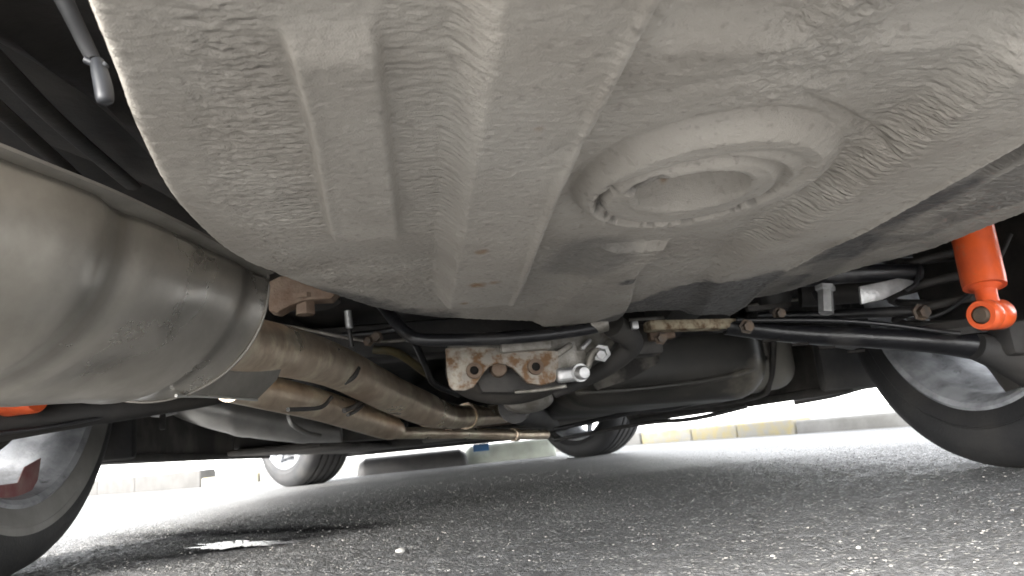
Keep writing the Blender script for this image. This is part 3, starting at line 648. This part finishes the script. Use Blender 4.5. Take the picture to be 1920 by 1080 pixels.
lathe('casting_nut', [(0, -.014), (.007, -.014), (.0085, -.010), (.0085, 0), (.014, 0), (.014, .01)], DP(1128, 662, .0), (.3, 1, .3), M['zinc'], dc, 6, angle=20)
lathe('mount_bolt', [(0, -.022), (.008, -.022), (.0105, -.018), (.0105, -.006), (.0135, -.006), (.0135, .006), (.0, .006)], DP(1086, 699, .0), (-.15, 1, .1), M['zinc'], dc, 24)
box('bolt_boss', DP(1062, 703, .004), (.032, .02, .022), M['zinc'], dc, bev=.006, bseg=3)
# differential belly behind, rusty brown
bm = bmesh.new(); bmesh.ops.create_uvsphere(bm, u_segments=40, v_segments=24, radius=1.0)
bmesh.ops.scale(bm, vec=(.115, .13, .062), verts=bm.verts); bmesh.ops.translate(bm, vec=DP(960, 690, .17), verts=bm.verts); from_bm('differential_belly', bm, M['dusty'], car)
bm = bmesh.new(); bmesh.ops.create_uvsphere(bm, u_segments=32, v_segments=16, radius=1.0)
bmesh.ops.scale(bm, vec=(.045, .08, .022), verts=bm.verts); bmesh.ops.translate(bm, vec=P(990, 752, 1.3), verts=bm.verts); from_bm('drain_boss', bm, M['alu'], car)
tube('propeller_shaft', [P(965, 762, 1.35), P(1010, 780, 1.9), P(1035, 792, 2.8)], .032, M['floor'], car, 24)

# studs and hoses in the dark gap
for a, b, r_, mm in (((652, 583), (655, 615), .006, 'zinc'), ((655, 618), (660, 650), .0035, 'arm'), ((762, 634), (778, 636), .006, 'zinc')):
    tube('stud', [P(*a, 1.15), P(*b, 1.15)], r_, M[mm], car, 12, 4)
tube('hose', [P(640, 630, 1.3), P(700, 625, 1.3), P(760, 615, 1.3)], .006, M['arm'], car)
tube('hose', [P(780, 645, 1.25), P(800, 690, 1.3), P(815, 720, 1.35), P(860, 740, 1.4)], .006, M['arm'], car)
tube('hose', [P(700, 655, 1.35), P(745, 662, 1.35), P(800, 700, 1.4)], .008, mat('yellowed_tag', (.12, .09, .03), .7, col2=(.03, .028, .02), nscale=20), car)
beam('subframe_member', (-.42, 1.42, .33), (.55, 1.42, .33), .10, .07, M['floor'], car, .015)
beam('subframe_member', (-.40, 1.00, .37), (-.30, 1.65, .33), .07, .07, M['floor'], car, .015)
beam('subframe_member', (.36, 1.10, .335), (.44, 1.65, .31), .07, .07, M['floor'], car, .015)
# ---- fuel tank -------------------------------------------------------------
def tank(name, x0, x1, y0, y1, zb, zt, m, r=.06, tilt=0.):
    bm = bmesh.new(); box_bm(bm, ((x0+x1)/2, (y0+y1)/2, (zb+zt)/2), (x1-x0, y1-y0, zt-zb), None, r, 8)
    for v in bm.verts: v.co.z += tilt*(v.co.x-x0)+.004*math.sin(v.co.x*30)*math.sin(v.co.y*22)
    return from_bm(name, bm, m, car, angle=60)
tk = tank('fuel_tank', .20, .66, 1.42, 2.2, .165, .36, M['tank'], .075, -.01); tag(tk, 'black plastic fuel tank with dusty patch')
plate('dusty_patch', [P(1098, 706, 1.405), P(1150, 672, 1.405), P(1240, 650, 1.405), P(1236, 680, 1.405), P(1180, 712, 1.405), P(1120, 732, 1.405)], .004, M['patch'], tk, .001)
tank2 = tank('fuel_tank_saddle', .58, .76, 1.50, 2.1, .172, .34, M['tankgrey'], .055)
for x_ in (.60, .685):
    tube('tank_strap', [(x_, 1.46, .36), (x_, 1.485, .26), (x_-.004, 1.52, .19), (x_-.01, 1.58, .163), (x_-.02, 1.9, .160), (x_-.02, 2.15, .17)], .007, M['slot'], tank2, 10, 8)
tube('tank_seam', [(.22, 1.44, .20), (.35, 1.415, .195), (.5, 1.412, .20), (.60, 1.43, .215), (.655, 1.47, .24)], .006, M['tank'], tk, 10, 8)
tube('fuel_pipe', [P(1040, 805, 2.0), P(1180, 775, 1.85), P(1260, 765, 1.7), P(1330, 745, 1.55), P(1385, 715, 1.46), P(1400, 640, 1.43)], .006, M['arm'], car, 12)
tube('fuel_pipe', [P(1040, 825, 2.4), P(1200, 795, 2.1), P(1300, 785, 1.9), P(1400, 762, 1.8)], .006, M['black'], car, 12)
tube('brake_line', [P(1490, 755, 2.2), P(1560, 742, 2.1), P(1620, 725, 2.0)], .008, M['black'], car, 12)

# ---- right suspension ------------------------------------------------------
# lower arm: two pressed-steel halves, each with its own slots
la = tube('lower_arm', [P(1360, 612, 1.08), P(1480, 625, 1.06), P(1620, 633, 1.02), P(1760, 642, .98), P(1870, 655, .96)], [.018, .020, .021, .023, .030], M['arm'], car, 28, 12, sy=.75); tag(la, 'long black lower suspension arm on the right')
beam('lower_arm_flange', P(1330, 612, 1.09), P(1610, 648, 1.05), .04, .010, M['slot'], la, .002)
tube('lower_arm_edge', [P(1380, 600, 1.05), P(1600, 603, 1.0), P(1800, 626, .95)], .004, M['arm'], la, 10)
for px in (1445, 1500, 1550, 1605):
    box('flange_slot', P(px, 612+(px-1300)*.127+8, 1.03), (.028, .004, .004), M['darkhole'], la, bev=.0005)
tube('toe_link', [P(1420, 592, 1.12), P(1560, 590, 1.08), P(1700, 584, 1.0), P(1740, 590, .98)], [.006, .008, .008, .006], M['arm'], car, 18, 8)
tube('camber_arm', [P(1480, 525, 1.02), P(1600, 514, 1.0), P(1725, 510, .98)], [.013, .014, .013], M['arm'], car, 20, 8)
tube('camber_arm', [P(1500, 555, 1.12), P(1640, 545, 1.08), P(1720, 530, 1.02)], [.02, .018, .015], M['floor'], car, 20, 8)
pl_ = plate('link_bracket', [P(1612, 537, .98), P(1690, 520, .98), P(1718, 528, .98), P(1690, 545, .98), P(1655, 562, .98), P(1616, 570, .98)], .006, M['zinc'], car); tag(pl_, 'small bright zinc bracket among the black arms')
tube('link_wire', [P(1700, 545, .975), P(1718, 530, .97), P(1724, 500, .97)], .0035, M['arm'], car, 8)
lathe('link_bolt', [(0, -.022), (.011, -.022), (.011, .014), (.015, .016), (.015, .022), (0, .022)], P(1548, 562, 1.0), (.25, .15, 1), M['zinc'], car, 6, angle=20)
plate('link_lug', [P(1528, 545, 1.02), P(1560, 540, 1.02), P(1568, 580, 1.02), P(1545, 582, 1.02)], .012, M['arm'], car)
tube('bump_stop', [P(1450, 520, 1.12), P(1452, 560, 1.12), P(1450, 598, 1.12)], [.032, .028, .014], M['rubber'], car, 24)
beam('link_bar', P(1400, 580, 1.1), P(1480, 572, 1.1), .012, .008, M['slot'], car, .001)
tube('brake_hose', [P(1700, 600, .99), P(1760, 590, .97), P(1820, 550, .93), P(1870, 490, .90), P(1895, 440, .90)], .0032, M['rubber'], car, 10)
# coil spring and its seat
c0_ = P(1745, 520, 1.02); co = []
for i in range(7*24+1):
    a = 2*math.pi*i/24; co.append(c0_+Vector((.062*math.cos(a), .062*math.sin(a), -.075+.036*i/24)))
tube('coil_spring', co, .0065, M['floor'], car, 10, raw=True)
lathe('spring_seat', [(0, -.01), (.075, -.01), (.078, 0), (.07, .012), (0, .012)], c0_+Vector((0, 0, -.092)), (0, 0, 1), M['floor'], car, 40)
def crust(name, a, b, n, r, m, parent):
    bm = bmesh.new(); a, b = Vector(a), Vector(b)
    for i in range(n):
        g = bmesh.ops.create_icosphere(bm, subdivisions=2, radius=1); p = a.lerp(b, i/(n-1)); s = r*random.uniform(.6, 1.2)
        for v in g['verts']: v.co = Vector((v.co.x*s*1.5, v.co.y*s, v.co.z*s*.8))*random.uniform(.9, 1.12)+p
    return from_bm(name, bm, m, parent)
rc = beam('rusty_flange', P(1212, 612, 1.06), P(1390, 608, 1.08), .03, .016, M['scale'], car, .004)
crust('rust_flakes', P(1225, 606, 1.055), P(1375, 608, 1.07), 14, .0065, M['scale'], rc)
beam('rusty_flange', P(1215, 628, 1.09), P(1262, 622, 1.09), .02, .022, M['rustdark'], car, .003)
tube('subframe_tube', [P(1150, 610, 1.0), P(1185, 640, 1.03), P(1160, 672, 1.06), P(1110, 705, 1.10), P(1040, 735, 1.14)], [.018, .017, .015, .012, .010], M['floor'], car, 20)
box('subframe_clip', P(1190, 610, .99), (.010, .01, .012), M['zinc'], car, bev=.002)
box('subframe_member', P(1200, 640, 1.12), (.06, .05, .05), M['slot'], car, bev=.006)

def shock(lo, top, fore, mirror=1):
    lo, top = Vector(lo), Vector(top); d = (top-lo).normalized()
    s = tube('shock_absorber', [lo+d*.040, lo+d*.0402, lo+d*.05, lo+d*.30], [.0225, .026, .0268, .0268], M['orange'], car, 48, 1, raw=True); tag(s, 'bright orange shock absorber tube')
    lathe('shock_neck', [(.0, .012), (.014, .012), (.013, .024), (.0135, .034), (.0215, .041)], lo, d, M['orange'], s, 36)
    ax = Vector(fore).normalized()
    lathe('lower_eye', [(.012, -.024), (.0185, -.024), (.0205, -.020), (.0205, -.006), (.0195, -.003), (.0205, 0), (.0205, .022), (.018, .026), (.0, .026)], lo, ax, M['orange'], s, 40)
    lathe('eye_bolt', [(0, -.027), (.0085, -.027), (.011, -.024), (.0122, -.016), (.0122, -.005)], lo, ax, M['boltgrey'], s, 28)
    return s
shock(P(1858, 590, .85), P(1822, 430, .87), (1, .38, .02))
shock(P(38, 748, .98), P(-120, 560, 1.0), (1, -.35, 0))
box('shock_bracket', P(1900, 635, .93), (.05, .05, .05), M['floor'], car, bev=.01)
# knuckle at the right wheel
def knuckle(c, sx):
    bm = bmesh.new(); bmesh.ops.create_uvsphere(bm, u_segments=32, v_segments=20, radius=1)
    for v in bm.verts: v.co = Vector((v.co.x*.07, v.co.y*.10*(1+.2*math.sin(v.co.z*4)), v.co.z*.075*(1+.15*math.sin(v.co.y*5))))+Vector(c)
    return from_bm('wheel_carrier', bm, M['floor'], car)
knuckle(P(1950, 655, .99), 1)
tube('knuckle_arm', [P(1830, 650, .95), P(1890, 668, .95), P(1960, 700, .96)], [.02, .028, .035], M['floor'], car, 24)
knuckle((-.66, 1.08, .30), -1)

# ---- left suspension arm -------------------------------------------------
al_ = tube('lower_arm', [P(-60, 800, .99), P(40, 788, 1.02), P(150, 776, 1.05), P(280, 762, 1.1), P(420, 742, 1.2), P(560, 700, 1.35)], [.030, .026, .021, .016, .012, .010], M['floor'], car, 28, 10, sy=.9); tag(al_, 'dark lower suspension arm on the left')
tube('lower_arm_edge', [P(0, 812, .985), P(120, 796, 1.02), P(250, 770, 1.08), P(400, 746, 1.17)], .003, M['arm'], al_, 8)

# ---- wheels -----------------------------------------------------------------
def wheel(c, outer, name, label, steer=0., duty=False, red=False):
    """outer = +1 when the outside of the wheel faces +x"""
    ax = Vector((outer*math.cos(steer), outer*math.sin(steer), 0)); c = Vector(c)
    hub = lathe(name, [(0, .07), (.03, .072), (.07, .066), (.078, .05), (.078, .02), (.06, .0), (0, .0)], c, ax, M['rim'], car, 40); tag(hub, label)
    up = Vector((0, 0, 1)); side = ax.cross(up).normalized()
    sp = []
    for k in range(5):
        for dd in (-.16, .16):
            a = 2*math.pi*k/5+.35+dd; a2 = 2*math.pi*k/5+.35+dd*1.1
            q0 = c+ax*.058+(side*math.cos(a)+up*math.sin(a))*.055; q1 = c+ax*.088+(side*math.cos(a2)+up*math.sin(a2))*.219
            beam('spoke', q0, q1, .026, .026, M['rim'], hub, .006)
    w = .112
    rimp = [(.236, -w+.006), (.238, -w+.001), (.233, -w-.002), (.226, -w+.004), (.222, -w+.016), (.214, -w+.030), (.213, -.055), (.204, -.03), (.200, .02), (.208, .05), (.221, .075), (.226, w-.006), (.233, w+.002), (.238, w-.002), (.232, w-.010), (.228, .078), (.214, .055), (.206, .02), (.21, -.03), (.219, -.052), (.220, -.075), (.229, -w+.02)]
    lathe('rim', rimp, c, ax, M['rim'], hub, 128, closed=True, angle=30)
    tp = [(.226, -.088), (.2285, -.101), (.236, -.107), (.246, -.1115), (.262, -.1185), (.2645, -.1170), (.267, -.1185), (.285, -.1185), (.300, -.115), (.314, -.107), (.322, -.098), (.3275, -.086)]
    def groove(x): return [(.3295, x-.006), (.3215, x-.0045), (.3215, x+.0045), (.3295, x+.006)]
    tread = groove(-.055)+groove(-.018)+groove(.018)+groove(.055)
    prof = tp+tread+[(r, -a) for r, a in tp[::-1]]
    ty = lathe('tyre', prof, c, ax, M['rubber'], hub, 160, angle=28)
    if duty:
        lathe('grey_sidewall', [(.2365, -.1085), (.246, -.1128), (.262, -.1198), (.2645, -.1185), (.268, -.1197), (.274, -.1197)], c, ax, M['rubber_grey'], hub, 128)
    lathe('brake_disc', [(.0, -.05), (.162, -.05), (.165, -.046), (.165, -.016), (.162, -.012), (.0, -.012)], c, ax, M['slot'], hub, 64)
    if red:
        plate('brake_caliper', [PX(p_[0], p_[1], c.x-outer*.095) for p_ in ((-40, 915), (35, 905), (48, 875), (78, 858), (72, 900), (55, 930), (-40, 955))], .003, M['red'], hub)
    return hub
wheel((.89, 1.04, .33), 1, 'rear_wheel', 'right rear wheel, bare silvery rim seen from the inside')
wheel((-.76, 1.10, .33), -1, 'rear_wheel', 'left rear wheel with a grey band on its sidewall', duty=True, red=True)
wheel((.80, 3.84, .325), 1, 'front_wheel', 'right front wheel turned to the left', steer=math.radians(34))
wheel((-.72, 3.95, .325), -1, 'front_wheel', 'left front wheel turned to the left, pale rim', steer=math.radians(38))

# ---- upper left: boot floor liner, strap and clip --------------------------
bm = bmesh.new(); R_ = []
for y in np.linspace(.12, .95, 40):
    row = []
    for x in np.linspace(-.86, -.17, 60):
        z = .385-.03*math.sin((x+.2)*9)+.018*math.exp(-((x+.36-.15*(y-.3))/.02)**2)*-1+.02*math.exp(-((x+.44-.2*(y-.3))/.03)**2)+.01*math.sin(y*14)
        row.append(bm.verts.new((x, y, z)))
    R_.append(row)
for i in range(39):
    for j in range(59): bm.faces.new((R_[i][j], R_[i][j+1], R_[i+1][j+1], R_[i+1][j]))
from_bm('boot_liner', bm, M['black'], car)
st_ = tube('hanging_strap', [P(105, -30, .32), P(140, 40, .32), P(165, 92, .31), P(178, 116, .305)], [.0045, .0038, .0034, .003], M['strap'], car, 12, 8); tag(st_, 'dark grey strap end')
cl = tube('plastic_clip', [P(183, 116, .30), P(187, 135, .298), P(194, 165, .296), P(197, 188, .295), P(198, 194, .295)], [.0028, .0034, .0037, .0034, .0016], M['clip'], car, 20, 6); tag(cl, 'small milky plastic clip hanging at the edge of the well')
tube('clip_hook', [P(160, 112, .30), P(172, 118, .30), P(180, 122, .30), P(186, 132, .298), P(200, 120, .298)], .0016, M['clip'], cl, 10)

for a, b, c_, r_ in ((P(-30, 90, .42), P(110, 230, .55), P(250, 350, .72), .010), (P(-30, 180, .42), P(60, 260, .5), P(150, 340, .6), .008)):
    tube('liner_ridge', [a, b, c_], r_*.8, M['floor'], car, 12, 10, sy=.5)
tube('brake_line', [P(470, 600, 1.25), P(560, 615, 1.25), P(700, 640, 1.28), P(820, 630, 1.3)], .003, M['alu'], car, 8, 8)
tube('brake_line', [P(1180, 600, 1.2), P(1300, 590, 1.2), P(1420, 570, 1.2), P(1560, 555, 1.15)], .003, M['alu'], car, 8, 8)
for q_, r_ in ((P(706, 632, 1.2), .007), (P(690, 640, 1.2), .006), (P(1462, 588, 1.04), .007), (P(1730, 585, .96), .009), (P(1402, 612, 1.03), .008), (P(1240, 634, 1.05), .007)):
    lathe('arm_bolt', [(0, -.008), (r_, -.008), (r_, .002), (r_*1.5, .003), (r_*1.5, .006), (0, .006)], q_, (.1, 1, .1), M['boltgrey'], car, 6, angle=20)
